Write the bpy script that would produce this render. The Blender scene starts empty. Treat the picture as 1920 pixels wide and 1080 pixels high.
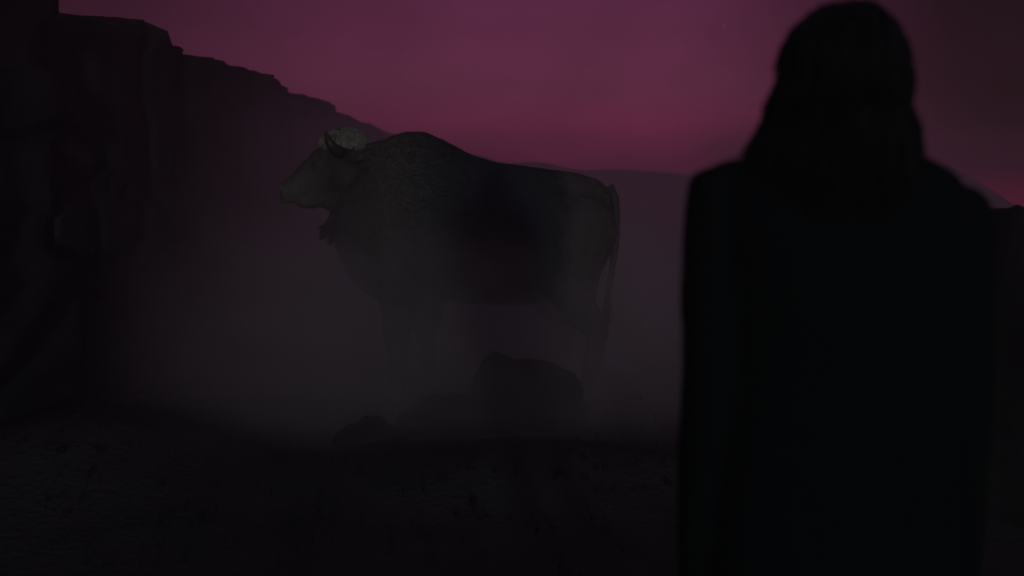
import bpy, bmesh, math, random
from mathutils import Vector, Matrix, Quaternion, noise

random.seed(7)
C = bpy.context.scene
COL = C.collection
R = math.radians

# ------------------------------------------------------------------ camera
CAM_H, PITCH, F = 1.43, R(6.0), 2059.0          # F: focal length in photograph pixels
cam_d = bpy.data.cameras.new('camera')
cam_d.sensor_width = 36.0
cam_d.lens = F / 1920.0 * 36.0
cam_d.clip_end = 600
cam_d.clip_start = 0.05
cam_d.dof.use_dof = True
cam_d.dof.focus_distance = 6.3
cam_d.dof.aperture_fstop = 1.8
cam = bpy.data.objects.new('camera', cam_d)
COL.objects.link(cam)
cam.location = (0, 0, CAM_H)
cam.rotation_euler = (R(90) - PITCH, 0, 0)
C.camera = cam


def at(px, py, d):
    """World point seen at photograph pixel (px, py), at depth y = d."""
    u, v = (px - 960) / F, (540 - py) / F
    y = math.cos(PITCH) + v * math.sin(PITCH)
    z = -math.sin(PITCH) + v * math.cos(PITCH)
    return Vector((u * d / y, d, CAM_H + z * d / y))


# ------------------------------------------------------------------ world
W = bpy.data.worlds.new('World')
C.world = W
W.use_nodes = True
nt = W.node_tree
nt.nodes.clear()
N, L = nt.nodes.new, nt.links.new


def wmath(op, a, b=None, c=None):
    n = N('ShaderNodeMath'); n.operation = op
    for i, v in enumerate((a, b, c)):
        if v is None: continue
        if isinstance(v, (int, float)): n.inputs[i].default_value = v
        else: L(v, n.inputs[i])
    return n.outputs[0]


out = N('ShaderNodeOutputWorld')
tc = N('ShaderNodeTexCoord')
sep = N('ShaderNodeSeparateXYZ'); L(tc.outputs['Generated'], sep.inputs[0])
azi = wmath('ARCTAN2', sep.outputs[0], sep.outputs[1])           # 0 straight ahead
elv = wmath('ARCSINE', sep.outputs[2])
# the dusk afterglow: a broad magenta band over the plain, dying away to the sides
az_n = wmath('MULTIPLY_ADD', azi, 1 / (2 * math.pi), 0.5)


def ramp(fac, stops, interp='B_SPLINE'):
    n = N('ShaderNodeValToRGB'); n.color_ramp.interpolation = interp
    e = n.color_ramp.elements
    while len(e) < len(stops): e.new(0.5)
    for el, (p, c) in zip(e, stops):
        el.position = p
        el.color = (c[0], c[1], c[2], 1) if not isinstance(c, (int, float)) else (c, c, c, 1)
    L(fac, n.inputs[0])
    return n.outputs[0]


def a2p(deg): return 0.5 + deg / 360.0
glow_az = ramp(az_n, [(0.0, .10), (a2p(-110), .16), (a2p(-50), .30), (a2p(-20), .33), (a2p(-9), .82),
                      (a2p(2), 1.0), (a2p(9), .92), (a2p(19), .22), (a2p(28), .11), (a2p(60), .13), (1.0, .10)], 'CARDINAL')
el_n = wmath('MULTIPLY_ADD', elv, 1 / math.pi, 0.5)


def e2p(deg): return 0.5 + deg / 180.0
# overhead, out of view, the glow is widened to brighten the mist
up = ramp(el_n, [(e2p(10), 0), (e2p(45), .6), (1, .7)], 'EASE')
mixaz = N('ShaderNodeMix'); mixaz.data_type = 'FLOAT'; L(up, mixaz.inputs[0]); L(glow_az, mixaz.inputs[2]); mixaz.inputs[3].default_value = .8
glow_el = ramp(el_n, [(e2p(-6), (.10, .010, .028)), (e2p(-1), (.25, .016, .082)), (e2p(.3), (.285, .020, .098)), (e2p(1.6), (.250, .024, .090)), (e2p(4), (.132, .024, .064)),
                      (e2p(9), (.094, .018, .053)), (e2p(25), (.110, .024, .064)), (e2p(55), (.055, .024, .045)), (1.0, (.014, .022, .025))], 'LINEAR')
# a deep crimson strip along the horizon that runs on round to the right
low_el = ramp(el_n, [(e2p(-5), .4), (e2p(-1.7), 1), (e2p(-.8), .6), (e2p(.4), 0)], 'EASE')
low_az = ramp(az_n, [(a2p(8), 0), (a2p(20), .8), (a2p(40), .6), (a2p(90), 0)], 'EASE')
low = wmath('MULTIPLY', low_el, low_az)
# soft cloud unevenness
mp = N('ShaderNodeMapping'); mp.inputs['Scale'].default_value = (5, 5, 11); L(tc.outputs['Generated'], mp.inputs[0])
nz = N('ShaderNodeTexNoise'); nz.inputs['Scale'].default_value = 1.6; nz.inputs['Detail'].default_value = 4
L(mp.outputs[0], nz.inputs['Vector'])
cl = wmath('MULTIPLY_ADD', nz.outputs[0], .5, .76)
mul = N('ShaderNodeVectorMath'); mul.operation = 'MULTIPLY'; L(mixaz.outputs[0], mul.inputs[0]); L(glow_el, mul.inputs[1])
dx = wmath('MULTIPLY', wmath('SUBTRACT', azi, math.radians(25.5)), 1 / math.radians(4.6))
dy = wmath('MULTIPLY', wmath('SUBTRACT', elv, math.radians(1.9)), 1 / math.radians(2.6))
rr_ = wmath('ADD', wmath('ADD', wmath('MULTIPLY', dx, dx), wmath('MULTIPLY', dy, dy)), wmath('MULTIPLY_ADD', nz.outputs[0], 1.2, -.6))
cloud = wmath('MULTIPLY_ADD', wmath('POWER', 2.718, wmath('MULTIPLY', rr_, -1.0)), -.72, 1.0)
cl = wmath('MULTIPLY', cl, wmath('MAXIMUM', cloud, .2))
mul2 = N('ShaderNodeVectorMath'); mul2.operation = 'SCALE'; L(mul.outputs[0], mul2.inputs[0]); L(cl, mul2.inputs['Scale'])
bg1 = N('ShaderNodeBackground'); lowc = N('ShaderNodeVectorMath'); lowc.operation = 'SCALE'; lowc.inputs[0].default_value = (.25, .0, .04); L(low, lowc.inputs['Scale'])
sm = N('ShaderNodeVectorMath'); sm.operation = 'ADD'; L(mul2.outputs[0], sm.inputs[0]); L(lowc.outputs[0], sm.inputs[1])
teal_fill = ramp(az_n, [(0.0, (.003, .040, .044)), (a2p(-110), (.002, .026, .029)), (a2p(-55), (0, 0, 0)), (a2p(55), (0, 0, 0)), (a2p(110), (.002, .026, .029)), (1.0, (.003, .040, .044))], 'EASE')  # teal added to the unseen sky behind the camera to lift the blacks
sn_ = N('ShaderNodeVectorMath'); sn_.operation = 'ADD'; L(sm.outputs[0], sn_.inputs[0]); L(teal_fill, sn_.inputs[1])
L(sn_.outputs[0], bg1.inputs[0]); bg1.inputs[1].default_value = 1.0
# physical twilight sky, sun just under the horizon beneath the glow
sky = N('ShaderNodeTexSky'); sky.sky_type = 'NISHITA'; sky.sun_disc = False
sky.sun_elevation = R(-4); sky.sun_rotation = R(3)
bg2 = N('ShaderNodeBackground'); L(sky.outputs[0], bg2.inputs[0]); bg2.inputs[1].default_value = 0.02
add = N('ShaderNodeAddShader'); L(bg1.outputs[0], add.inputs[0]); L(bg2.outputs[0], add.inputs[1])
L(add.outputs[0], out.inputs[0])

# ------------------------------------------------------------------ the one low lamp in the sky, behind the camera on the right
sun_d = bpy.data.lights.new('sun', 'SUN')
sun_d.energy = 0.34
sun_d.angle = R(2.6)
sun_d.color = (.98, 1.0, .97)
sun = bpy.data.objects.new('sun', sun_d)
COL.objects.link(sun)
SUN_DIR = Vector((-0.66, 4.95, -0.20)).normalized()
sun.rotation_euler = SUN_DIR.to_track_quat('-Z', 'Y').to_euler()

vs = C.view_settings
vs.view_transform = 'Standard'; vs.look = 'None'; vs.gamma = 1; vs.exposure = 0; vs.use_curve_mapping = False
C.render.engine = 'CYCLES'
C.cycles.use_denoising = True
C.cycles.volume_bounces = 2
C.cycles.max_bounces = 6
C.cycles.volume_max_steps = 256


# ------------------------------------------------------------------ helpers
def mat(name, col, rough=.9, col2=None, scale=6, bump=0.0, bscale=20, stretch=(1, 1, 1), spec=.3, sheen=0):
    m = bpy.data.materials.new(name); m.use_nodes = True
    t = m.node_tree; b = t.nodes['Principled BSDF']
    b.inputs['Roughness'].default_value = rough
    b.inputs['Specular IOR Level'].default_value = spec
    if sheen: b.inputs['Sheen Weight'].default_value = sheen
    b.inputs['Base Color'].default_value = (*col, 1)
    tcn = t.nodes.new('ShaderNodeTexCoord')
    mpn = t.nodes.new('ShaderNodeMapping'); mpn.inputs['Scale'].default_value = stretch
    t.links.new(tcn.outputs['Object'], mpn.inputs[0])
    if col2:
        n = t.nodes.new('ShaderNodeTexNoise'); n.inputs['Scale'].default_value = scale; n.inputs['Detail'].default_value = 6
        n.inputs['Roughness'].default_value = .65
        t.links.new(mpn.outputs[0], n.inputs['Vector'])
        r = t.nodes.new('ShaderNodeValToRGB')
        r.color_ramp.elements[0].position = .35; r.color_ramp.elements[1].position = .65
        r.color_ramp.elements[0].color = (*col, 1); r.color_ramp.elements[1].color = (*col2, 1)
        t.links.new(n.outputs[0], r.inputs[0]); t.links.new(r.outputs[0], b.inputs['Base Color'])
    if bump:
        n2 = t.nodes.new('ShaderNodeTexNoise'); n2.inputs['Scale'].default_value = bscale; n2.inputs['Detail'].default_value = 8
        t.links.new(mpn.outputs[0], n2.inputs['Vector'])
        bp = t.nodes.new('ShaderNodeBump'); bp.inputs['Strength'].default_value = bump; bp.inputs['Distance'].default_value = .02
        t.links.new(n2.outputs[0], bp.inputs['Height']); t.links.new(bp.outputs[0], b.inputs['Normal'])
    return m


def link(name, mesh, parent=None):
    o = bpy.data.objects.new(name, mesh); COL.objects.link(o)
    if parent: o.parent = parent
    return o


def obj(name, bm, m, parent=None, smooth=True):
    me = bpy.data.meshes.new(name); bm.to_mesh(me); bm.free()
    me.materials.append(m)
    if smooth:
        me.polygons.foreach_set('use_smooth', [True] * len(me.polygons))
    return link(name, me, parent)


def thing(name, label, cat, loc=(0, 0, 0), group=None):
    o = bpy.data.objects.new(name, None); COL.objects.link(o)
    o.location = loc; o['label'] = label; o['category'] = cat
    if group: o['group'] = group
    return o


def tag(o, label, cat, group=None):
    o['label'] = label; o['category'] = cat
    if group: o['group'] = group
    return o


def ball(bm, c, r, rot=None, sub=3):
    s = r if isinstance(r, (tuple, list)) else (r, r, r)
    M = Matrix.Translation(c)
    if rot: M = M @ rot
    M = M @ Matrix.Diagonal((*s, 1))
    bmesh.ops.create_icosphere(bm, subdivisions=sub, radius=1, matrix=M)


def roty(deg): return Matrix.Rotation(R(deg), 4, 'Y')
def rotx(deg): return Matrix.Rotation(R(deg), 4, 'X')
def rotz(deg): return Matrix.Rotation(R(deg), 4, 'Z')


def loft(bm, rings):
    """Closed surface through rings of equal point counts."""
    prev = first = None
    for pts in rings:
        vv = [bm.verts.new(p) for p in pts]
        n = len(vv)
        if prev:
            for i in range(n):
                bm.faces.new((prev[i], prev[(i + 1) % n], vv[(i + 1) % n], vv[i]))
        else:
            first = vv
        prev = vv
    bm.faces.new(list(reversed(first))); bm.faces.new(prev)


def tube(bm, pts, radii, n=10, side=(0, 1, 0), squash=1.0):
    """Tapered limb along pts; squash scales the radius along `side`."""
    pts = [Vector(p) for p in pts]
    rings = []
    for i, p in enumerate(pts):
        d = (pts[min(i + 1, len(pts) - 1)] - pts[max(i - 1, 0)]).normalized()
        s = Vector(side) - d * d.dot(Vector(side))
        if s.length < 1e-3: s = d.orthogonal()
        s.normalize(); t = d.cross(s)
        r = radii[i] if isinstance(radii, (list, tuple)) else radii
        rings.append([p + s * (math.cos(a) * r * squash) + t * (math.sin(a) * r)
                      for a in (2 * math.pi * k / n for k in range(n))])
    loft(bm, rings)


def limb(bm, pts, radii, **k):
    """Tube with rounded joints for the remesher."""
    tube(bm, pts, radii, **k)
    for p, r in zip(pts, radii):
        q = k.get('squash', 1.0)
        ball(bm, p, (r, r * q, r) if tuple(k.get('side', (0, 1, 0))) == (0, 1, 0) else (r * q, r, r), sub=2)


def fuse(name, bm, m, voxel, parent=None, smooth=6):
    """Overlapping closed shapes -> one continuous skin."""
    bmesh.ops.recalc_face_normals(bm, faces=bm.faces)
    o = obj('shape', bm, m)
    a = o.modifiers.new('r', 'REMESH'); a.mode = 'VOXEL'; a.voxel_size = voxel; a.use_smooth_shade = True
    if smooth:
        s = o.modifiers.new('s', 'SMOOTH'); s.factor = .5; s.iterations = smooth
    dg = bpy.context.evaluated_depsgraph_get()
    me = bpy.data.meshes.new_from_object(o.evaluated_get(dg))
    bpy.data.objects.remove(o)
    me.name = name
    if not me.materials: me.materials.append(m)
    me.polygons.foreach_set('use_smooth', [True] * len(me.polygons))
    return link(name, me, parent)


def strand(bm, pts, r0, n=3, taper=1.0):
    """A thin tapering lock of hair."""
    k = len(pts)
    prev = None
    for i, p in enumerate(pts):
        d = (pts[min(i + 1, k - 1)] - pts[max(i - 1, 0)])
        if d.length < 1e-6: d = Vector((0, 0, -1))
        d.normalize(); s = d.orthogonal().normalized(); t = d.cross(s)
        r = r0 * max(.04, 1 - taper * (i / (k - 1)) ** 1.6)
        vv = [bm.verts.new(p + (s * math.cos(2 * math.pi * j / n) + t * math.sin(2 * math.pi * j / n)) * r) for j in range(n)]
        if prev:
            for j in range(n):
                bm.faces.new((prev[j], prev[(j + 1) % n], vv[(j + 1) % n], vv[j]))
        prev = vv


def fur_on(o, m, name, parent, dens, length, lie, thick, where=None):
    """Short locks growing out of a mesh, lying along `lie`; one joined part."""
    me = o.data
    me.calc_loop_triangles()
    bm = bmesh.new()
    rnd = random.Random(11)
    for tri in me.loop_triangles:
        k = tri.area * dens
        cnt = int(k) + (rnd.random() < k - int(k))
        if not cnt: continue
        va, vb, vc = (me.vertices[i] for i in tri.vertices)
        for _ in range(cnt):
            a, b = rnd.random(), rnd.random()
            if a + b > 1: a, b = 1 - a, 1 - b
            p = va.co + (vb.co - va.co) * a + (vc.co - va.co) * b
            nrm = tri.normal.copy()
            ln = length(p) if callable(length) else length
            if ln <= 0: continue
            ln *= rnd.uniform(.6, 1.3)
            l = Vector(lie(p) if callable(lie) else lie)
            l += Vector((rnd.gauss(0, .35), rnd.gauss(0, .35), rnd.gauss(0, .3)))
            l -= nrm * l.dot(nrm)
            if l.length < 1e-3: continue
            l.normalize()
            d1 = (nrm * .55 + l * .85).normalized(); d2 = (nrm * .12 + l + Vector((0, 0, -.25))).normalized()
            p0 = p - nrm * .004
            strand(bm, [p0, p0 + d1 * ln * .45, p0 + d1 * ln * .45 + d2 * ln * .55], thick * rnd.uniform(.7, 1.3))
    f = obj(name, bm, m, parent)
    f['kind'] = 'stuff'
    return f


# ------------------------------------------------------------------ materials
M_GROUND = mat('dark_earth', (.046, .046, .045), .97, (.066, .063, .061), 3, .8, 30, spec=.1)
M_GRASS = mat('dry_grass', (.016, .016, .013), .95, (.026, .024, .020), 4, spec=.1)
M_ROCK = mat('dark_rock', (.024, .028, .029), .95, (.036, .039, .040), 2.2, .9, 9, (1, 1, 2.4), spec=.15)
M_PEBBLE = mat('dark_pebble', (.015, .015, .014), .95, (.026, .025, .024), 8, spec=.1)
M_BOULDER = mat('mossy_rock', (.012, .014, .014), .97, (.022, .023, .023), 4, .9, 14, spec=.1)
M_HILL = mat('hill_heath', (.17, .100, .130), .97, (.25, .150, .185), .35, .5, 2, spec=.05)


def coat_material(name, with_patches=True):
    """Grizzled grey-brown foreparts and rump, blackish saddle behind the shoulder."""
    m = bpy.data.materials.new(name); m.use_nodes = True
    t = m.node_tree; b = t.nodes['Principled BSDF']
    b.inputs['Roughness'].default_value = .85; b.inputs['Specular IOR Level'].default_value = .15
    tcn = t.nodes.new('ShaderNodeTexCoord')
    n = t.nodes.new('ShaderNodeTexNoise'); n.inputs['Scale'].default_value = 5; n.inputs['Detail'].default_value = 5
    t.links.new(tcn.outputs['Object'], n.inputs['Vector'])
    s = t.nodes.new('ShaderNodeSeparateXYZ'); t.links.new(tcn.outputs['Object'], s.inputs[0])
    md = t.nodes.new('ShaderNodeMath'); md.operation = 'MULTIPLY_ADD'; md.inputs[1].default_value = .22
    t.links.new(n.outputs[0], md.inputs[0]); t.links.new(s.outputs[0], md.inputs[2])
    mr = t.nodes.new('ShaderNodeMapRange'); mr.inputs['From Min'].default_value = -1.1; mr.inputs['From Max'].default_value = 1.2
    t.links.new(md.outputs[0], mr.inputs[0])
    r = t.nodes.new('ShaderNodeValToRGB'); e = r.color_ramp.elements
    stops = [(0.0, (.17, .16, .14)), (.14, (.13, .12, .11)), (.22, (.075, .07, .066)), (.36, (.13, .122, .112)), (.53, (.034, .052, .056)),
             (.805, (.032, .048, .053)), (.845, (.12, .108, .105)), (1, (.085, .080, .078))]  # dark middle stops put the person's shadow into the coat colour
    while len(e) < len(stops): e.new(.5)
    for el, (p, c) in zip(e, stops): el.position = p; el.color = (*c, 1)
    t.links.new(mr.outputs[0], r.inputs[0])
    n2 = t.nodes.new('ShaderNodeTexNoise'); n2.inputs['Scale'].default_value = 28; n2.inputs['Detail'].default_value = 4
    t.links.new(tcn.outputs['Object'], n2.inputs['Vector'])
    mm = t.nodes.new('ShaderNodeMix'); mm.data_type = 'RGBA'; mm.blend_type = 'MULTIPLY'; mm.inputs[0].default_value = .5
    t.links.new(r.outputs[0], mm.inputs[6]); t.links.new(n2.outputs[0], mm.inputs[7])
    t.links.new(mm.outputs[2], b.inputs['Base Color'])
    return m


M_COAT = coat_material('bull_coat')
M_CROWN = mat('pale_crown_hair', (.24, .225, .19), .8, (.34, .32, .27), 25, spec=.2)
M_BEARD = mat('beard_hair', (.018, .016, .015), .8, spec=.2)
M_HORN = mat('dark_horn', (.025, .023, .022), .45, (.05, .045, .04), 15, spec=.4)
M_HOOF = mat('hoof', (.02, .018, .017), .5)
M_EYE = mat('eye', (.01, .008, .007), .12, spec=.5)
M_MUZZLE = mat('nose_skin', (.10, .09, .08), .5, (.16, .145, .13), 20)
M_JACKET = mat('black_wool', (.005, .009, .0095), .95, (.008, .012, .0125), 60, .3, 300, spec=.08)
M_HAIR = mat('black_hair', (.007, .008, .009), .6, (.012, .012, .013), 30, spec=.15)
M_TROUSER = mat('black_denim', (.010, .012, .014), .95, spec=.08)
M_SHOE = mat('black_leather', (.010, .010, .010), .5)
M_SKIN = mat('skin', (.34, .21, .16), .6, (.38, .24, .19), 20)
M_LIP = mat('lips', (.30, .11, .10), .5)
M_SCLERA = mat('eye_white', (.65, .63, .6), .3)


# ------------------------------------------------------------------ ground, hills
def ground_z(x, y):
    z = .05 * noise.noise(Vector((x * .5, y * .5, 0))) + .025 * noise.noise(Vector((x * 2.1, y * 2.1, 3)))
    z *= min(1, max(0, (math.hypot(x, y) - 1.0) / 4))
    # falls away into a valley on the far right
    s = max(0, min(1, (x - 2.2 - .10 * y) / 4.0)); s = s * s * (3 - 2 * s)
    z -= s * max(0, y - 7) * .11
    # hump of ground in the left foreground, and the low bank in front of the bull
    z += .26 * math.exp(-((x + 2.1) / .75) ** 2 - ((y - 5.3) / .9) ** 2)
    z += .13 * math.exp(-((x - .1) / .9) ** 2 - ((y - 5.1) / .5) ** 2)
    return z


def grid_axis(lo, hi, fine_lo, fine_hi, step, grow):
    a = []; v = fine_lo
    while v <= fine_hi: a.append(v); v += step
    s, v = step, a[-1]
    while v < hi: s *= grow; v = min(hi, v + s); a.append(v)
    s, v = step, a[0]
    while v > lo: s *= grow; v = max(lo, v - s); a.insert(0, v)
    return a


def heightfield(name, xs, ys, fz, m):
    bm = bmesh.new()
    rows = [[bm.verts.new((x, y, fz(x, y))) for x in xs] for y in ys]
    for j in range(len(ys) - 1):
        for i in range(len(xs) - 1):
            bm.faces.new((rows[j][i], rows[j][i + 1], rows[j + 1][i + 1], rows[j + 1][i]))
    o = obj(name, bm, m); o['kind'] = 'structure'
    return o


ground = heightfield('ground', grid_axis(-45, 45, -4, 5, .12, 1.12), grid_axis(-6, 54, -.5, 11, .12, 1.10), ground_z, M_GROUND)

# the far ridge across the plain
CREST = [(a, b, c * .74) for a, b, c in [(600, 205, 34), (720, 248, 40), (800, 270, 44), (870, 287, 46), (940, 300, 48), (1000, 309, 50), (1060, 318, 52),
         (1180, 322, 56), (1290, 325, 58), (1450, 322, 56), (1600, 310, 50), (1740, 303, 44), (1790, 322, 43), (1850, 372, 42), (1930, 425, 41)]]


def crest_at(x):
    pts = [at(*c) for c in CREST]
    if x <= pts[0].x: return pts[0].y, pts[0].z
    for a, b in zip(pts, pts[1:]):
        if x <= b.x:
            t = (x - a.x) / (b.x - a.x)
            return a.y + (b.y - a.y) * t, a.z + (b.z - a.z) * t
    return pts[-1].y, pts[-1].z


def ridge_z(x, y):
    cy, cz = crest_at(x)
    d = (y - cy) / 8.0
    base = -3.0
    f = math.exp(-d * d)
    rough = .16 * noise.fractal(Vector((x * .35, y * .35, 9)), 1, 2, 4)
    return base + (cz - base) * f + rough * f


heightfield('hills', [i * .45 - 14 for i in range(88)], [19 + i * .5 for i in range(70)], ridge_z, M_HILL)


# ------------------------------------------------------------------ rocks
def rock_mesh(bm, x0, x1, y0, y1, tops, z0=-.3, seed=0, res=.16, rough=.12, ledge=.32):
    """Bedded rock block. tops: [(y, z)] polyline of its upper edge along y."""
    def top(y):
        if y <= tops[0][0]: return tops[0][1]
        for a, b in zip(tops, tops[1:]):
            if y <= b[0]: return a[1] + (b[1] - a[1]) * (y - a[0]) / (b[0] - a[0])
        return tops[-1][1]
    nx, ny = max(3, int((x1 - x0) / (res * 2))), max(3, int((y1 - y0) / res))
    nz = max(4, int((max(t for _, t in tops) - z0) / res))
    V = {}

    def vert(i, j, k):
        key = (i, j, k)
        if key in V: return V[key]
        y = y0 + (y1 - y0) * j / ny
        zt = top(y)
        x = x0 + (x1 - x0) * i / nx
        z = z0 + (zt - z0) * k / nz
        p = Vector((x, y, z))
        q = p + Vector((seed * 13.7, seed * 5.1, 0))
        # beds of different hardness stand proud or recede
        bed = math.floor(z / ledge + .5 * noise.noise(q * .35) + seed)
        hard = noise.noise(Vector((bed * 3.7, seed * 2.2, .5)))
        side = i / nx
        p.x += hard * (.16 if k < nz - 1 else .0) * side
        if j in (0, ny): p.y += hard * .05 * (1 if j == ny else -1)
        d = noise.noise_vector(q * 1.3) * rough + noise.noise_vector(q * 4) * rough * .35
        cell = noise.voronoi(q * Vector((.9, .9, 1.3)).x)[0]
        crack = max(0, .10 - (cell[1] - cell[0])) * 1.0
        p += d * Vector((1, 1, .45)).x
        p.x -= crack * side
        if k == nz: p.z += -.4 * d.z + .03 * noise.noise(q * 1.5)
        V[key] = bm.verts.new(p)
        return V[key]

    def quad(a, b, c, d): bm.faces.new([vert(*a), vert(*b), vert(*c), vert(*d)])
    for i in range(nx):
        for j in range(ny):
            quad((i, j, nz), (i + 1, j, nz), (i + 1, j + 1, nz), (i, j + 1, nz))
    for j in range(ny):
        for k in range(nz):
            quad((nx, j, k), (nx, j + 1, k), (nx, j + 1, k + 1), (nx, j, k + 1))
            quad((0, j + 1, k), (0, j, k), (0, j, k + 1), (0, j + 1, k + 1))
    for i in range(nx):
        for k in range(nz):
            quad((i, 0, k), (i + 1, 0, k), (i + 1, 0, k + 1), (i, 0, k + 1))
            quad((i + 1, ny, k), (i, ny, k), (i, ny, k + 1), (i + 1, ny, k + 1))


def depth_for(px, X): return X * F / (px - 960)     # depth where a face at world X shows at px


cliff = [
    ('black rock outcrop cut off by the upper left corner of the view', -2.5, 2.2, depth_for(125, -2.5), [(-40, 900), (125, -60)], 1),
    ('tall rock outcrop with a blunt step at its right end, below the upper left sky', -2.6, depth_for(125, -2.5) + .02, depth_for(340, -2.6),
     [(125, 14), (230, 28), (320, 45), (340, 62)], 2),
    ('long sloping rock outcrop behind the tall stepped one on the left', -2.7, depth_for(340, -2.6) + .03, depth_for(535, -2.7),
     [(340, 88), (430, 118), (525, 143), (535, 152)], 3),
    ('low rock outcrop ending in a small notch above the bull head', -2.75, depth_for(535, -2.7) + .03, depth_for(637, -2.75),
     [(535, 158), (562, 175), (610, 186), (637, 194)], 4),
    ('farthest small rock outcrop running down to the bull neck', -2.8, depth_for(637, -2.75) + .05, depth_for(745, -2.8),
     [(637, 211), (690, 232), (720, 248), (745, 262)], 5),
]
for lab, X, ya, yb, prof, sd in cliff:
    if sd == 1:
        tops = [(ya, 2.78), (yb, 2.72)]
    else:
        tops = []
        for px, py in prof:
            d = X * F / (px - 960)
            tops.append((d, at(px, py, d).z))
        tops.sort()
    bm = bmesh.new()
    rock_mesh(bm, X - 2.6 - .2 * sd, X, ya, yb, tops, seed=sd, res=.10 if sd < 4 else .16, rough=.045)
    o = obj('rock_outcrop', bm, M_ROCK)
    tag(o, lab, 'rock', 'rock outcrops along the left bank')


def boulder(lab, loc, size, seed, cat='boulder', square=1.0, tilt=0.0, lump=1.0):
    bm = bmesh.new()
    bmesh.ops.create_icosphere(bm, subdivisions=4, radius=1)
    for v in bm.verts:
        n0 = v.co.normalized()
        q = n0 * 1.2 + Vector((seed * 7.3, seed * 1.9, seed))
        k = 1 + .28 * noise.noise(q) + .14 * noise.noise(q * 2.6) + .05 * noise.noise(q * 7)
        # broad flat facets
        c = noise.voronoi(q * .9)[0]
        k -= .12 * max(0, .35 - (c[1] - c[0]))
        k = 1 + (k - 1) * lump
        g_ = Vector([math.copysign(abs(e) ** square, e) for e in n0])
        v.co = Vector((g_.x * size[0], g_.y * size[1], g_.z * size[2])) * k
        v.co.z += tilt * v.co.x * max(0, g_.z)
    o = obj('boulder', bm, M_BOULDER)
    o.location = loc
    return tag(o, lab, cat, 'boulders in the foreground')


def on_ground(px, d, sink=0):
    p = at(px, 500, d)
    return Vector((p.x, d, ground_z(p.x, d) - sink))


boulder('dark rounded boulder in front of the bull belly, largest of the boulders', on_ground(985, 6.12, .04), (.35, .24, .46), 1)
boulder('small dark boulder low down under the bull chest', on_ground(690, 5.7, .03), (.20, .20, .15), 2)
boulder('flat dark boulder left of the largest boulder', on_ground(852, 5.95, .03), (.36, .24, .25), 3)
boulder('black sloping rock at the right edge beyond the person elbow', on_ground(1935, 4.7, .1), (.34, .45, 1.30), 4, square=.5, tilt=-.5, lump=.3)

# ------------------------------------------------------------------ ground cover
bm = bmesh.new()
rg = random.Random(3)
for _ in range(1500):
    y = rg.uniform(3.2, 13) if rg.random() < .8 else rg.uniform(13, 26)
    x = rg.uniform(-2.4 if y > 6 else -.6 * y, .55 * y)
    if noise.noise(Vector((x * .8, y * .8, 5))) < -.05: continue
    b0 = Vector((x, y, ground_z(x, y) - .01))
    for _ in range(rg.randint(3, 6)):
        a = rg.uniform(0, 6.28); h = rg.uniform(.02, .09); l = rg.uniform(.02, .09)
        p0 = b0 + Vector((rg.gauss(0, .03), rg.gauss(0, .03), 0))
        dv = Vector((math.cos(a), math.sin(a), 0))
        sd_ = Vector((-dv.y, dv.x, 0)) * .004
        p1 = p0 + dv * l * .3 + Vector((0, 0, h * .6)); p2 = p0 + dv * l + Vector((0, 0, h))
        v = [bm.verts.new(q) for q in (p0 - sd_, p0 + sd_, p1 + sd_ * .7, p1 - sd_ * .7, p2)]
        bm.faces.new(v[:4]); bm.faces.new((v[3], v[2], v[4]))
g = obj('grass', bm, M_GRASS); g['kind'] = 'stuff'
tag(g, 'sparse dry grass tufts over the dark ground', 'grass')

bm = bmesh.new()
for _ in range(320):
    y = rg.uniform(3, 10); x = rg.uniform(-.55 * y, .5 * y)
    s = rg.uniform(.008, .03)
    bmesh.ops.create_icosphere(bm, subdivisions=1, radius=1, matrix=Matrix.Translation((x, y, ground_z(x, y) + s * .2)) @
                               Matrix.Rotation(rg.uniform(0, 6), 4, 'Z') @ Matrix.Diagonal((s, s * rg.uniform(.6, 1), s * .6, 1)))
g = obj('gravel', bm, M_PEBBLE, smooth=False); g['kind'] = 'stuff'
tag(g, 'loose stones scattered on the dark ground', 'gravel')

# ------------------------------------------------------------------ the bull
BULL_D = 6.75
bull_c = at(850, 540, BULL_D)
bull = thing('bull', 'shaggy humped bull with pale crown hair standing side-on in the mist', 'bull', (bull_c.x, BULL_D, ground_z(bull_c.x, BULL_D)))
SC = BULL_D / F


def bp(px, py, y=0.0):
    """Bull-local point for a photograph pixel at local depth y."""
    p = at(px, py, BULL_D + y)
    return (p.x - bull.location.x, y, p.z - bull.location.z)


bm = bmesh.new()


def section(px, top, bot, hw, lift=.0, n=20):
    a, b = Vector(bp(px, top)), Vector(bp(px, bot))
    c, h = (a + b) / 2, (a - b).length / 2
    pts = []
    for k in range(n):
        t = 2 * math.pi * k / n
        cs, sn = math.cos(t), math.sin(t)
        # narrower at the spine, full at the ribs
        w = hw * (1 - .25 * max(0, sn) ** 2 + lift * max(0, -sn))
        pts.append(Vector((c.x, math.copysign(abs(cs) ** .85, cs) * w, c.z + sn * h)))
    return pts


loft(bm, [section(*s) for s in (
    (640, 330, 430, .10), (665, 292, 462, .17), (700, 272, 505, .25), (735, 256, 535, .31), (760, 248, 545, .33), (795, 247, 555, .345), (830, 262, 560, .36),
    (875, 287, 566, .37), (930, 304, 572, .39), (985, 311, 572, .39), (1035, 318, 562, .36), (1080, 324, 545, .31), (1120, 336, 520, .25),
    (1142, 355, 480, .17), (1150, 385, 440, .08))])
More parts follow.
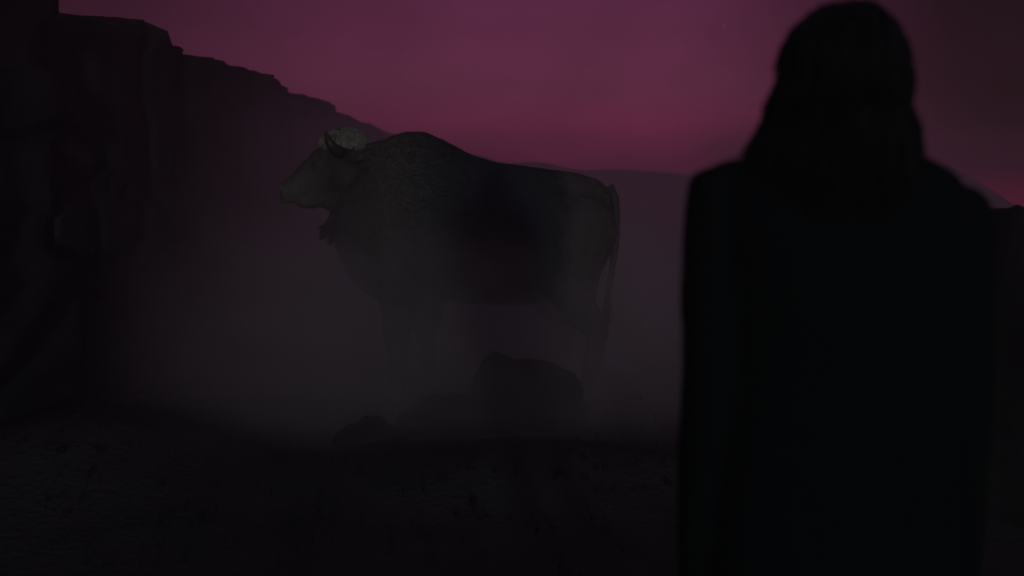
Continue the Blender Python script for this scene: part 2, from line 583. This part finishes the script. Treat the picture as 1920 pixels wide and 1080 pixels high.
# neck and head
tube(bm, [bp(740, 345), bp(690, 335), bp(650, 325)], [.30, .235, .17], squash=.75)
for p, r in ((bp(650, 318), (.17, .15, .18)), (bp(622, 322), (.15, .125, .165)), (bp(596, 334), (.125, .10, .135)), (bp(572, 346), (.10, .085, .105)),
             (bp(553, 355), (.080, .078, .080)), (bp(544, 358), (.066, .075, .068))):
    ball(bm, p, r, roty(-40))
ball(bm, bp(548, 371), (.075, .055, .032), roty(-12))                    # lower lip and chin
ball(bm, bp(592, 372), (.13, .07, .055), roty(-10))                      # jaw
ball(bm, bp(633, 372), (.12, .09, .085))                                 # cheek
ball(bm, bp(640, 268), (.10, .14, .09), roty(-35))                       # poll
for s in (-1, 1):
    ball(bm, bp(598, 306, s * .10), (.05, .03, .028), roty(-40))         # brow
    ball(bm, bp(533, 350, s * .042), (.020, .020, .018))                 # nostril wing
    # ears, swept back and slightly down
    tube(bm, [bp(640, 290, s * .13), bp(658, 292, s * .20), bp(676, 294, s * .25), bp(690, 297, s * .27)], [.030, .045, .036, .008], squash=.4, n=8)
# brisket and dewlap
tube(bm, [bp(640, 395), bp(655, 440), bp(690, 500), bp(740, 540)], [.06, .11, .14, .12], squash=.55)


def leg(pts, radii): limb(bm, pts, radii, n=12, squash=.85)


def lz(x, y, z): return (x, y, z)
for s, dx in ((-1, -.05), (1, .10)):      # front: elbow, wrist, fetlock
    leg([lz(-.26 + dx, s * .20, 1.02), lz(-.24 + dx, s * .22, .78), lz(-.27 + dx, s * .20, .62), lz(-.29 + dx, s * .19, .42), lz(-.28 + dx, s * .19, .36),
         lz(-.28 + dx, s * .19, .15), lz(-.30 + dx, s * .19, .08)], [.19, .15, .105, .072, .062, .05, .056])
for s, dx in ((-1, .02), (1, -.14)):      # hind: stifle, hock, fetlock
    leg([lz(.74 + dx, s * .17, 1.08), lz(.68 + dx, s * .22, .82), lz(.74 + dx, s * .20, .62), lz(.86 + dx, s * .18, .46), lz(.85 + dx, s * .18, .40),
         lz(.81 + dx, s * .18, .16), lz(.79 + dx, s * .18, .08)], [.24, .19, .115, .068, .062, .05, .056])
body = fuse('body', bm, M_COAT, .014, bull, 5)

for s in (-1, 1):
    bm = bmesh.new()
    pts = [bp(642, 286, s * .12), bp(634, 284, s * .19), bp(624, 276, s * .235), bp(616, 264, s * .245), bp(612, 253, s * .235), bp(611, 245, s * .22)]
    tube(bm, pts, [.038, .036, .031, .024, .015, .004], n=12)
    obj('horn', bm, M_HORN, bull)
    bm = bmesh.new(); ball(bm, bp(601, 313, s * .108), (.017, .012, .017)); obj('eye', bm, M_EYE, bull)
bm = bmesh.new()
ball(bm, bp(531, 352), (.030, .055, .030), roty(-40))
obj('nose', bm, M_MUZZLE, bull)
for x, y in ((-.37, -.19), (-.22, .19), (.79, -.18), (.63, .18)):
    bm = bmesh.new()
    for s in (-1, 1):                                                   # cloven
        c = Vector((x, y + s * .024, 0))
        loft(bm, [[c + Vector((math.cos(t) * rx + ox, math.sin(t) * .026 * k, z)) for t in (2 * math.pi * i / 10 for i in range(10))]
                  for z, rx, ox, k in ((-.01, .062, -.012, 1), (.03, .056, -.008, .98), (.085, .044, 0, .9))])
    obj('hoof', bm, M_HOOF, bull, smooth=False)

# tail with a tuft
tp = [Vector(bp(*q)) for q in ((1138, 352, .02), (1150, 372, .02), (1155, 410, .0), (1154, 460, -.02), (1147, 510, -.02), (1140, 550, -.02), (1136, 575, -.02))]
bm = bmesh.new(); tube(bm, tp, [.045, .036, .027, .023, .020, .018, .012], n=10)
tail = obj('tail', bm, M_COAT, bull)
bm = bmesh.new(); rt = random.Random(5)
for _ in range(90):
    b0 = tp[-2].lerp(tp[-1], rt.random()) + Vector((rt.gauss(0, .010), rt.gauss(0, .010), 0))
    e = Vector(bp(1135 + rt.gauss(0, 4), rt.uniform(596, 622), -.02 + rt.gauss(0, .02)))
    strand(bm, [b0, b0.lerp(e, .5) + Vector((rt.gauss(0, .012), rt.gauss(0, .012), 0)), e], .005)
tuft = obj('tail_tuft', bm, M_BEARD, tail)

# crown hair: a pale curly mop on the poll
bm = bmesh.new(); rc = random.Random(9)
ctr = Vector(bp(648, 268)); rr = Vector((.125, .155, .092))
for _ in range(2600):
    d = Vector((rc.gauss(0, 1), rc.gauss(0, 1), abs(rc.gauss(0, 1)) - .15)).normalized()
    p = ctr + Vector((d.x * rr.x, d.y * rr.y, d.z * rr.z)) * rc.uniform(.82, 1.0)
    fall = Vector((d.x * .5 + .15, d.y * .7, -.55)) + Vector((rc.gauss(0, .3), rc.gauss(0, .3), rc.gauss(0, .3)))
    fall -= d * fall.dot(d) * .75
    fall.normalize(); ln = rc.uniform(.03, .065)
    strand(bm, [p, p + (d * .3 + fall * .7) * ln * .5, p + (d * .12 + fall) * ln], .0042)
for _ in range(260):                                                  # curls running down on to the forehead
    a = Vector(bp(609 + rc.gauss(0, 2.2), 265 + rc.gauss(0, 4), max(-.09, min(.09, rc.gauss(0, .05)))))
    fall = Vector((-.35 + rc.gauss(0, .25), rc.gauss(0, .4), -.7)).normalized(); ln = rc.uniform(.02, .038)
    strand(bm, [a, a + fall * ln * .5 + Vector((-.008, 0, .006)), a + fall * ln], .006)
ball(bm, ctr, tuple(rr * .9), roty(8))
obj('crown_hair', bm, M_CROWN, bull)

# beard: two hanging tassels and a fringe along throat and brisket
bm = bmesh.new(); rb = random.Random(4)
for _ in range(900):
    k = rb.random()
    if k < .34: a, e = (632, 396), (601 + rb.gauss(0, 3), rb.uniform(425, 452))
    elif k < .70: a, e = (638, 400), (618 + rb.gauss(0, 4), rb.uniform(430, 462))
    else:
        f = rb.random(); a = (640 + 30 * f, 392 + 60 * f); e = (a[0] - 6 + rb.gauss(0, 4), a[1] + rb.uniform(14, 34))
    y0 = rb.gauss(0, .035)
    p = Vector(bp(a[0] + rb.gauss(0, 4), a[1] + rb.gauss(0, 4), y0)); q = Vector(bp(e[0], e[1], y0 * .6))
    mid = p.lerp(q, .5) + Vector((.008, 0, -.02))
    strand(bm, [p, p.lerp(mid, .6), mid, q], .0055)
b_ = obj('beard', bm, M_BEARD, bull); b_['kind'] = 'stuff'


def coat_len(p):
    if p.z < .45: return .012
    if p.x < -.62 and p.z > 1.15: return .022 if p.x > -.95 else .008
    if p.x < .1: return .036
    return .02


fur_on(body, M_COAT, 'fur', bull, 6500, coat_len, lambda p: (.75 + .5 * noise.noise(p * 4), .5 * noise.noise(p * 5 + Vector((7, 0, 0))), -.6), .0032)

# ------------------------------------------------------------------ the person, seen from behind
PD = 1.77
pc = at(1583, 540, PD)
person = thing('person', 'person with long dark hair in a black jacket standing with their back to us', 'person', (pc.x, PD, 0))
PX = PD / F


def blob(bm, c, r, rot=None): ball(bm, Vector(c), r, rot, sub=3)


bm = bmesh.new()
# head, facing +y
blob(bm, (0, -.010, 1.595), (.075, .092, .088)); blob(bm, (0, .025, 1.545), (.062, .070, .075)); blob(bm, (0, .052, 1.495), (.040, .038, .030))
blob(bm, (0, .082, 1.60), (.050, .020, .030))
tube(bm, [(0, .088, 1.575), (0, .108, 1.545), (0, .100, 1.528)], [.010, .015, .012], n=8, side=(1, 0, 0))
blob(bm, (0, .086, 1.508), (.022, .010, .007)); blob(bm, (0, .084, 1.500), (.020, .010, .007))
for s in (-1, 1):
    blob(bm, (s * .076, -.005, 1.560), (.010, .020, .032)); blob(bm, (s * .040, .070, 1.540), (.022, .018, .018))
    blob(bm, (s * .013, .100, 1.532), (.009, .010, .008))
limb(bm, [(0, -.02, 1.52), (0, -.028, 1.44), (0, -.02, 1.38)], [.056, .056, .075], side=(1, 0, 0))
# torso
def ering(z, a, b, yo=0, n=20): return [Vector((math.cos(t) * a, math.sin(t) * b + yo, z)) for t in (2 * math.pi * i / n for i in range(n))]
loft(bm, [ering(z, a, b, yo) for z, a, b, yo in ((.80, .165, .11, 0), (.90, .17, .115, -.01), (1.02, .135, .095, 0), (1.15, .145, .10, 0), (1.28, .165, .11, 0),
                                                  (1.34, .15, .09, -.01), (1.40, .09, .065, -.015), (1.44, .055, .05, -.02))])
for s in (-1, 1):
    limb(bm, [(s * .155, -.01, 1.335), (s * .175, -.015, 1.22), (s * .190, -.012, 1.08), (s * .198, .015, .95), (s * .204, .035, .845)],
         [.055, .044, .036, .036, .026], side=(1, 0, 0), n=12)
    # hand: palm, four unequal fingers, thumb from the side of the palm
    hx, hy, hz = s * .206, .040, .845
    limb(bm, [(hx, hy, hz), (hx - s * .003, hy + .004, hz - .045), (hx - s * .004, hy + .006, hz - .085)], [.026, .034, .036], side=(1, 0, 0), squash=.42, n=12)
    for k, (dy, l) in enumerate(((.030, .070), (.010, .080), (-.010, .074), (-.028, .058))):
        b0 = (hx - s * .004, hy + .006 + dy, hz - .092)
        limb(bm, [b0, (hx - s * .010, b0[1] + .002, b0[2] - l * .45), (hx - s * .026, b0[1], b0[2] - l * .78), (hx - s * .042, b0[1] - .002, b0[2] - l * .95)],
             [.0092, .0085, .0078, .0065], side=(1, 0, 0), n=8)
    limb(bm, [(hx, hy + .022, hz - .028), (hx - s * .012, hy + .052, hz - .058), (hx - s * .022, hy + .056, hz - .088)], [.014, .0105, .0085], side=(1, 0, 0), n=8)
    limb(bm, [(s * .088, 0, .84), (s * .092, .0, .64), (s * .090, .005, .48), (s * .092, -.015, .32), (s * .092, -.015, .09)], [.092, .074, .054, .054, .036], side=(1, 0, 0), n=14)
    limb(bm, [(s * .095, -.03, .05), (s * .10, .05, .04), (s * .105, .13, .03)], [.036, .036, .026], side=(1, 0, 0), n=10)
fuse('body', bm, M_SKIN, .0062, person, 2)
for s in (-1, 1):
    bm = bmesh.new(); ball(bm, (s * .032, .080, 1.562), .0125, sub=2); e = obj('eye', bm, M_SCLERA, person)
    bm = bmesh.new(); ball(bm, (s * .032, .0895, 1.562), (.006, .0035, .006), sub=2); obj('iris', bm, M_EYE, e)
bm = bmesh.new(); tube(bm, [(-.022, .092, 1.505), (0, .0965, 1.5045), (.022, .092, 1.505)], [.003, .006, .003], n=8, side=(0, 0, 1)); obj('mouth', bm, M_LIP, person)

# jacket: square left shoulder, right one dropped
bm = bmesh.new()
def jring(z, l, r, b, yo, n=28):
    p = []
    for i in range(n):
        t = 2 * math.pi * i / n; cs, sn = math.cos(t), math.sin(t)
        p.append(Vector(((r if cs > 0 else l) * math.copysign(abs(cs) ** .8, cs), math.copysign(abs(sn) ** .9, sn) * b + yo, z)))
    return p
loft(bm, [jring(*q) for q in ((.70, .215, .215, .135, 0), (.80, .215, .215, .135, 0), (.95, .205, .205, .13, 0), (1.10, .20, .20, .125, 0), (1.25, .212, .205, .128, -.005),
                              (1.34, .215, .19, .125, -.01), (1.395, .22, .187, .105, -.015), (1.430, .205, .158, .085, -.02), (1.452, .168, .115, .07, -.022),
                              (1.462, .085, .075, .062, -.022), (1.485, .066, .064, .058, -.022))])
for s, sx, sz in ((-1, .205, 1.388), (1, .174, 1.358)):
    limb(bm, [(s * sx, -.012, sz), (s * (sx + .006), -.015, 1.26), (s * (.208 if s < 0 else .190), -.014, 1.10), (s * (.210 if s < 0 else .196), .012, .96), (s * .206, .034, .74)],
         [.056, .056, .054, .053, .052], side=(1, 0, 0), n=16)
ball(bm, (-.222, -.012, 1.405), (.036, .05, .032)); ball(bm, (-.17, -.018, 1.425), (.06, .05, .028))
jk = fuse('jacket', bm, M_JACKET, .009, person, 3)
rj = random.Random(2)
for v in jk.data.vertices:                                           # folds in the cloth
    n = v.normal
    f = noise.noise(Vector((v.co.x * 9, v.co.y * 9, v.co.z * 5))) * .005 + noise.noise(Vector((v.co.x * 4 + 3, v.co.y * 4, v.co.z * 16))) * .003
    v.co += n * f
bm = bmesh.new()
tube(bm, [(.052 * math.cos(t) * 1.25, .052 * math.sin(t) * 1.15 - .022, 1.488 - .02 * math.sin(t)) for t in (2 * math.pi * i / 20 for i in range(21))], .012, n=8)
obj('collar', bm, M_JACKET, jk)

bm = bmesh.new()
loft(bm, [ering(z, a, b) for z, a, b in ((.78, .19, .125), (.88, .19, .125), (.95, .175, .115))])
for s in (-1, 1):
    limb(bm, [(s * .092, 0, .86), (s * .095, 0, .64), (s * .094, .005, .47), (s * .095, -.012, .30), (s * .096, -.012, .06)], [.105, .088, .070, .066, .062], side=(1, 0, 0), n=16)
fuse('trousers', bm, M_TROUSER, .011, person, 3)
for s in (-1, 1):
    bm = bmesh.new()
    limb(bm, [(s * .097, -.045, .045), (s * .10, .04, .045), (s * .106, .13, .034), (s * .108, .17, .03)], [.045, .046, .040, .026], side=(1, 0, 0), n=12)
    for v in bm.verts: v.co.z = max(.002, v.co.z)
    obj('shoe', bm, M_SHOE, person)

# hair: long, over the shoulders; outline widths (left, right) by height
HP = [(1.700, .004, .004), (1.694, .032, .046), (1.682, .056, .064), (1.665, .074, .079), (1.634, .096, .096), (1.606, .102, .102), (1.570, .101, .106),
      (1.550, .107, .107), (1.519, .124, .108), (1.487, .130, .113), (1.463, .146, .118), (1.430, .148, .122), (1.38, .140, .120), (1.33, .125, .110), (1.29, .105, .09)]
HP = [(z, l + .006, max(.004, r - .030)) for z, l, r in HP]
HP = [(z, l + (.004 if z > 1.58 else .003 if z > 1.47 else .017 if z > 1.42 else .010), r) for z, l, r in HP]


def hw(z):
    for (z1, l1, r1), (z0, l0, r0) in zip(HP, HP[1:]):
        if z >= z0:
            t = (z1 - z) / (z1 - z0)
            w = .0035 * math.sin(z * 95) + .0025 * math.sin(z * 213 + 1) if z < 1.62 else 0
            return l1 + (l0 - l1) * t + w, r1 + (r0 - r1) * t - w * .8 + .002 * math.sin(z * 160)
    return HP[-1][1:]


def hb(z):     # depth to the back, and centre
    if z > 1.5: return (.115 * math.sqrt(max(0, 1 - ((z - 1.585) / .118) ** 2)), -.012)
    return (.085 - .10 * max(0, 1.45 - z) * .2, -.045)


bm = bmesh.new()
rings = []
for z, l, r in HP[1:]:
    l, r = l * .955, r * .955
    b, yo = hb(z)
    b = max(b, .02)
    ring = []
    for i in range(26):
        t = 2 * math.pi * i / 26; cs, sn = math.cos(t), math.sin(t)
        # the face stays free: in front the hair stops beside the cheeks
        ring.append(Vector(((r if cs > 0 else l) * cs, (sn * b + yo) if sn < 0 else sn * min(b, .035 if z < 1.64 else b) + yo, z)))
    rings.append(ring)
loft(bm, rings)
bmesh.ops.recalc_face_normals(bm, faces=bm.faces)
rh = random.Random(8)
for _ in range(1500):
    t = math.pi + rh.uniform(-.25, math.pi + .25)                     # sides and back
    zend = rh.uniform(1.27, 1.40) if rh.random() < .85 else rh.uniform(1.40, 1.50)
    pts = []; k = 9; z0 = rh.uniform(1.60, 1.692); out_ = rh.gauss(.97, .05); wav = rh.uniform(0, 6.28); fly = rh.gauss(0, .05)
    for i in range(k):
        f = i / (k - 1); z = z0 + (zend - z0) * f
        l, r = hw(z); b, yo = hb(z)
        tt = t + .05 * math.sin(wav + f * 5) + fly * f
        cs, sn = math.cos(tt), math.sin(tt)
        o_ = out_ + .05 * f * math.sin(wav * 2 + f * 7)
        pts.append(Vector(((r if cs > 0 else l) * cs * o_, sn * max(b, .03) * o_ + yo, z)))
    strand(bm, pts, rh.uniform(.002, .0042), taper=.9)
for _ in range(70):                                                   # stray locks standing off
    t = math.pi + rh.uniform(-.1, math.pi + .1)
    z0 = rh.uniform(1.50, 1.66); z1 = z0 - rh.uniform(.12, .28); pts = []; w = rh.uniform(0, 6.28)
    for i in range(8):
        f = i / 7; z = z0 + (z1 - z0) * f
        l, r = hw(z); b, yo = hb(z); cs, sn = math.cos(t + .1 * math.sin(w + 4 * f)), math.sin(t + .1 * math.sin(w + 4 * f))
        o_ = 1.0 + .20 * f * (1 - .6 * f) * rh.uniform(.6, 1.0)
        pts.append(Vector(((r if cs > 0 else l) * cs * o_, sn * max(b, .03) * o_ + yo, z)))
    strand(bm, pts, .0024, taper=.9)
obj('hair', bm, M_HAIR, person)

# ------------------------------------------------------------------ two faint stars over the plain
st_m = bpy.data.materials.new('starlight'); st_m.use_nodes = True
st_m.node_tree.nodes.clear()
em = st_m.node_tree.nodes.new('ShaderNodeEmission'); em.inputs[0].default_value = (.9, .9, 1, 1); em.inputs[1].default_value = .9
so = st_m.node_tree.nodes.new('ShaderNodeOutputMaterial'); st_m.node_tree.links.new(em.outputs[0], so.inputs[0])
for px, py, lab in ((1168, 272, 'faint star low in the magenta sky just above the plain'), (1358, 47, 'faint star high in the sky left of the person head')):
    bm = bmesh.new(); ball(bm, (0, 0, 0), .12, sub=2)
    s_ = obj('star', bm, st_m); s_.location = at(px, py, 420)
    tag(s_, lab, 'star', 'faint stars')


# ------------------------------------------------------------------ air: even haze round everything, and the mist lying over the ground
def box_obj(name, lo, hi, m):
    bm = bmesh.new(); bmesh.ops.create_cube(bm, size=1)
    for v in bm.verts: v.co = Vector([lo[i] if v.co[i] < 0 else hi[i] for i in range(3)])
    o = obj(name, bm, m, smooth=False); o['kind'] = 'stuff'
    return o


hm = bpy.data.materials.new('haze_air'); hm.use_nodes = True
t = hm.node_tree; t.nodes.clear()
ho = t.nodes.new('ShaderNodeOutputMaterial'); hv = t.nodes.new('ShaderNodeVolumePrincipled')
hv.inputs['Color'].default_value = (.98, .92, .96, 1); hv.inputs['Density'].default_value = .017; hv.inputs['Anisotropy'].default_value = .55
t.links.new(hv.outputs[0], ho.inputs['Volume'])
hz = box_obj('haze', (-47, -7, -9.0), (47, 56, 3.15), hm)
tag(hz, 'thin dusk haze over the whole place', 'haze')



def mist_material(name, build, color, aniso):
    m = bpy.data.materials.new(name); m.use_nodes = True
    t = m.node_tree; t.nodes.clear()
    NN, LL = t.nodes.new, t.links.new

    def mth(op, a, b=None, c=None):
        n = NN('ShaderNodeMath'); n.operation = op
        for i, v in enumerate((a, b, c)):
            if v is None: continue
            if isinstance(v, (int, float)): n.inputs[i].default_value = v
            else: LL(v, n.inputs[i])
        return n.outputs[0]

    def smap(v, a, b, lo=0, hi=1):
        n = NN('ShaderNodeMapRange'); n.interpolation_type = 'SMOOTHSTEP'
        n.inputs[1].default_value = a; n.inputs[2].default_value = b; n.inputs[3].default_value = lo; n.inputs[4].default_value = hi
        LL(v, n.inputs[0]); return n.outputs[0]

    def nse(scale, detail, stretch):
        mp = NN('ShaderNodeMapping'); mp.inputs['Scale'].default_value = stretch; LL(gc.outputs['Object'], mp.inputs[0])
        n = NN('ShaderNodeTexNoise'); n.inputs['Scale'].default_value = scale; n.inputs['Detail'].default_value = detail
        LL(mp.outputs[0], n.inputs['Vector']); return n.outputs[0]
    mo = NN('ShaderNodeOutputMaterial'); mv = NN('ShaderNodeVolumePrincipled')
    gc = NN('ShaderNodeTexCoord'); gs = NN('ShaderNodeSeparateXYZ'); LL(gc.outputs['Object'], gs.inputs[0])
    LL(build(gs.outputs, mth, smap, nse), mv.inputs['Density'])
    mv.inputs['Color'].default_value = (*color, 1); mv.inputs['Anisotropy'].default_value = aniso
    LL(mv.outputs[0], mo.inputs['Volume'])
    return m


def product(mth, *v):
    r = v[0]
    for w in v[1:]: r = mth('MULTIPLY', r, w)
    return r


def low_mist(P, mth, smap, nse):
    X, Y, Z = P
    a = nse(.7, 3, (1, 1, 1.3)); b = nse(2.2, 3, (1, 1, 1.6))
    mix = mth('ADD', mth('MULTIPLY', a, .65), mth('MULTIPLY', b, .35))
    sh = mth('MULTIPLY_ADD', mix, -1.8, .9)                               # uneven top and front
    zz = mth('ADD', Z, sh); yy = mth('ADD', Y, sh)
    d = product(mth, smap(zz, .28, 1.30, 1, 0), smap(yy, 4.9, 6.3), smap(Y, 11.0, 14.5, 1, 0),
                smap(mth('ADD', X, sh), -2.4, -0.9), smap(mth('ADD', X, sh), .1, 1.5, 1, 0), smap(Z, 1.3, 1.9, 1, 0), smap(mix, .38, .60, .27, 1))
    return mth('MULTIPLY', d, LOW_MIST)


def veil(P, mth, smap, nse):
    X, Y, Z = P
    a = nse(.32, 3, (1, .6, 1.6))
    sh = mth('MULTIPLY_ADD', a, -2.4, 1.2)
    d = product(mth, smap(mth('ADD', Z, sh), .5, 2.2, 1, 0), smap(Y, 6.0, 8.0), smap(Y, 18, 25.5, 1, 0),
                smap(mth('ADD', X, sh), -4.3, -2.0), smap(X, 4.0, 6.8, 1, 0), smap(Z, 1.9, 2.8, 1, 0), smap(a, .35, .65, .45, 1))
    return mth('MULTIPLY', d, VEIL)


LOW_MIST, VEIL = 2.5, .30
ms = box_obj('mist', (-4.5, 4.2, -.9), (2.6, 14.8, 2.0), mist_material('ground_mist', low_mist, (.95, .88, .90), .38))
tag(ms, 'pale low mist bank hiding the legs of the bull', 'mist', 'mist banks')
ms = box_obj('mist', (-5.2, 6.0, -1.5), (7.0, 26, 2.9), mist_material('thin_mist', veil, (.98, .92, .95), .60))
tag(ms, 'thin purple mist over the plain behind the bull', 'mist', 'mist banks')
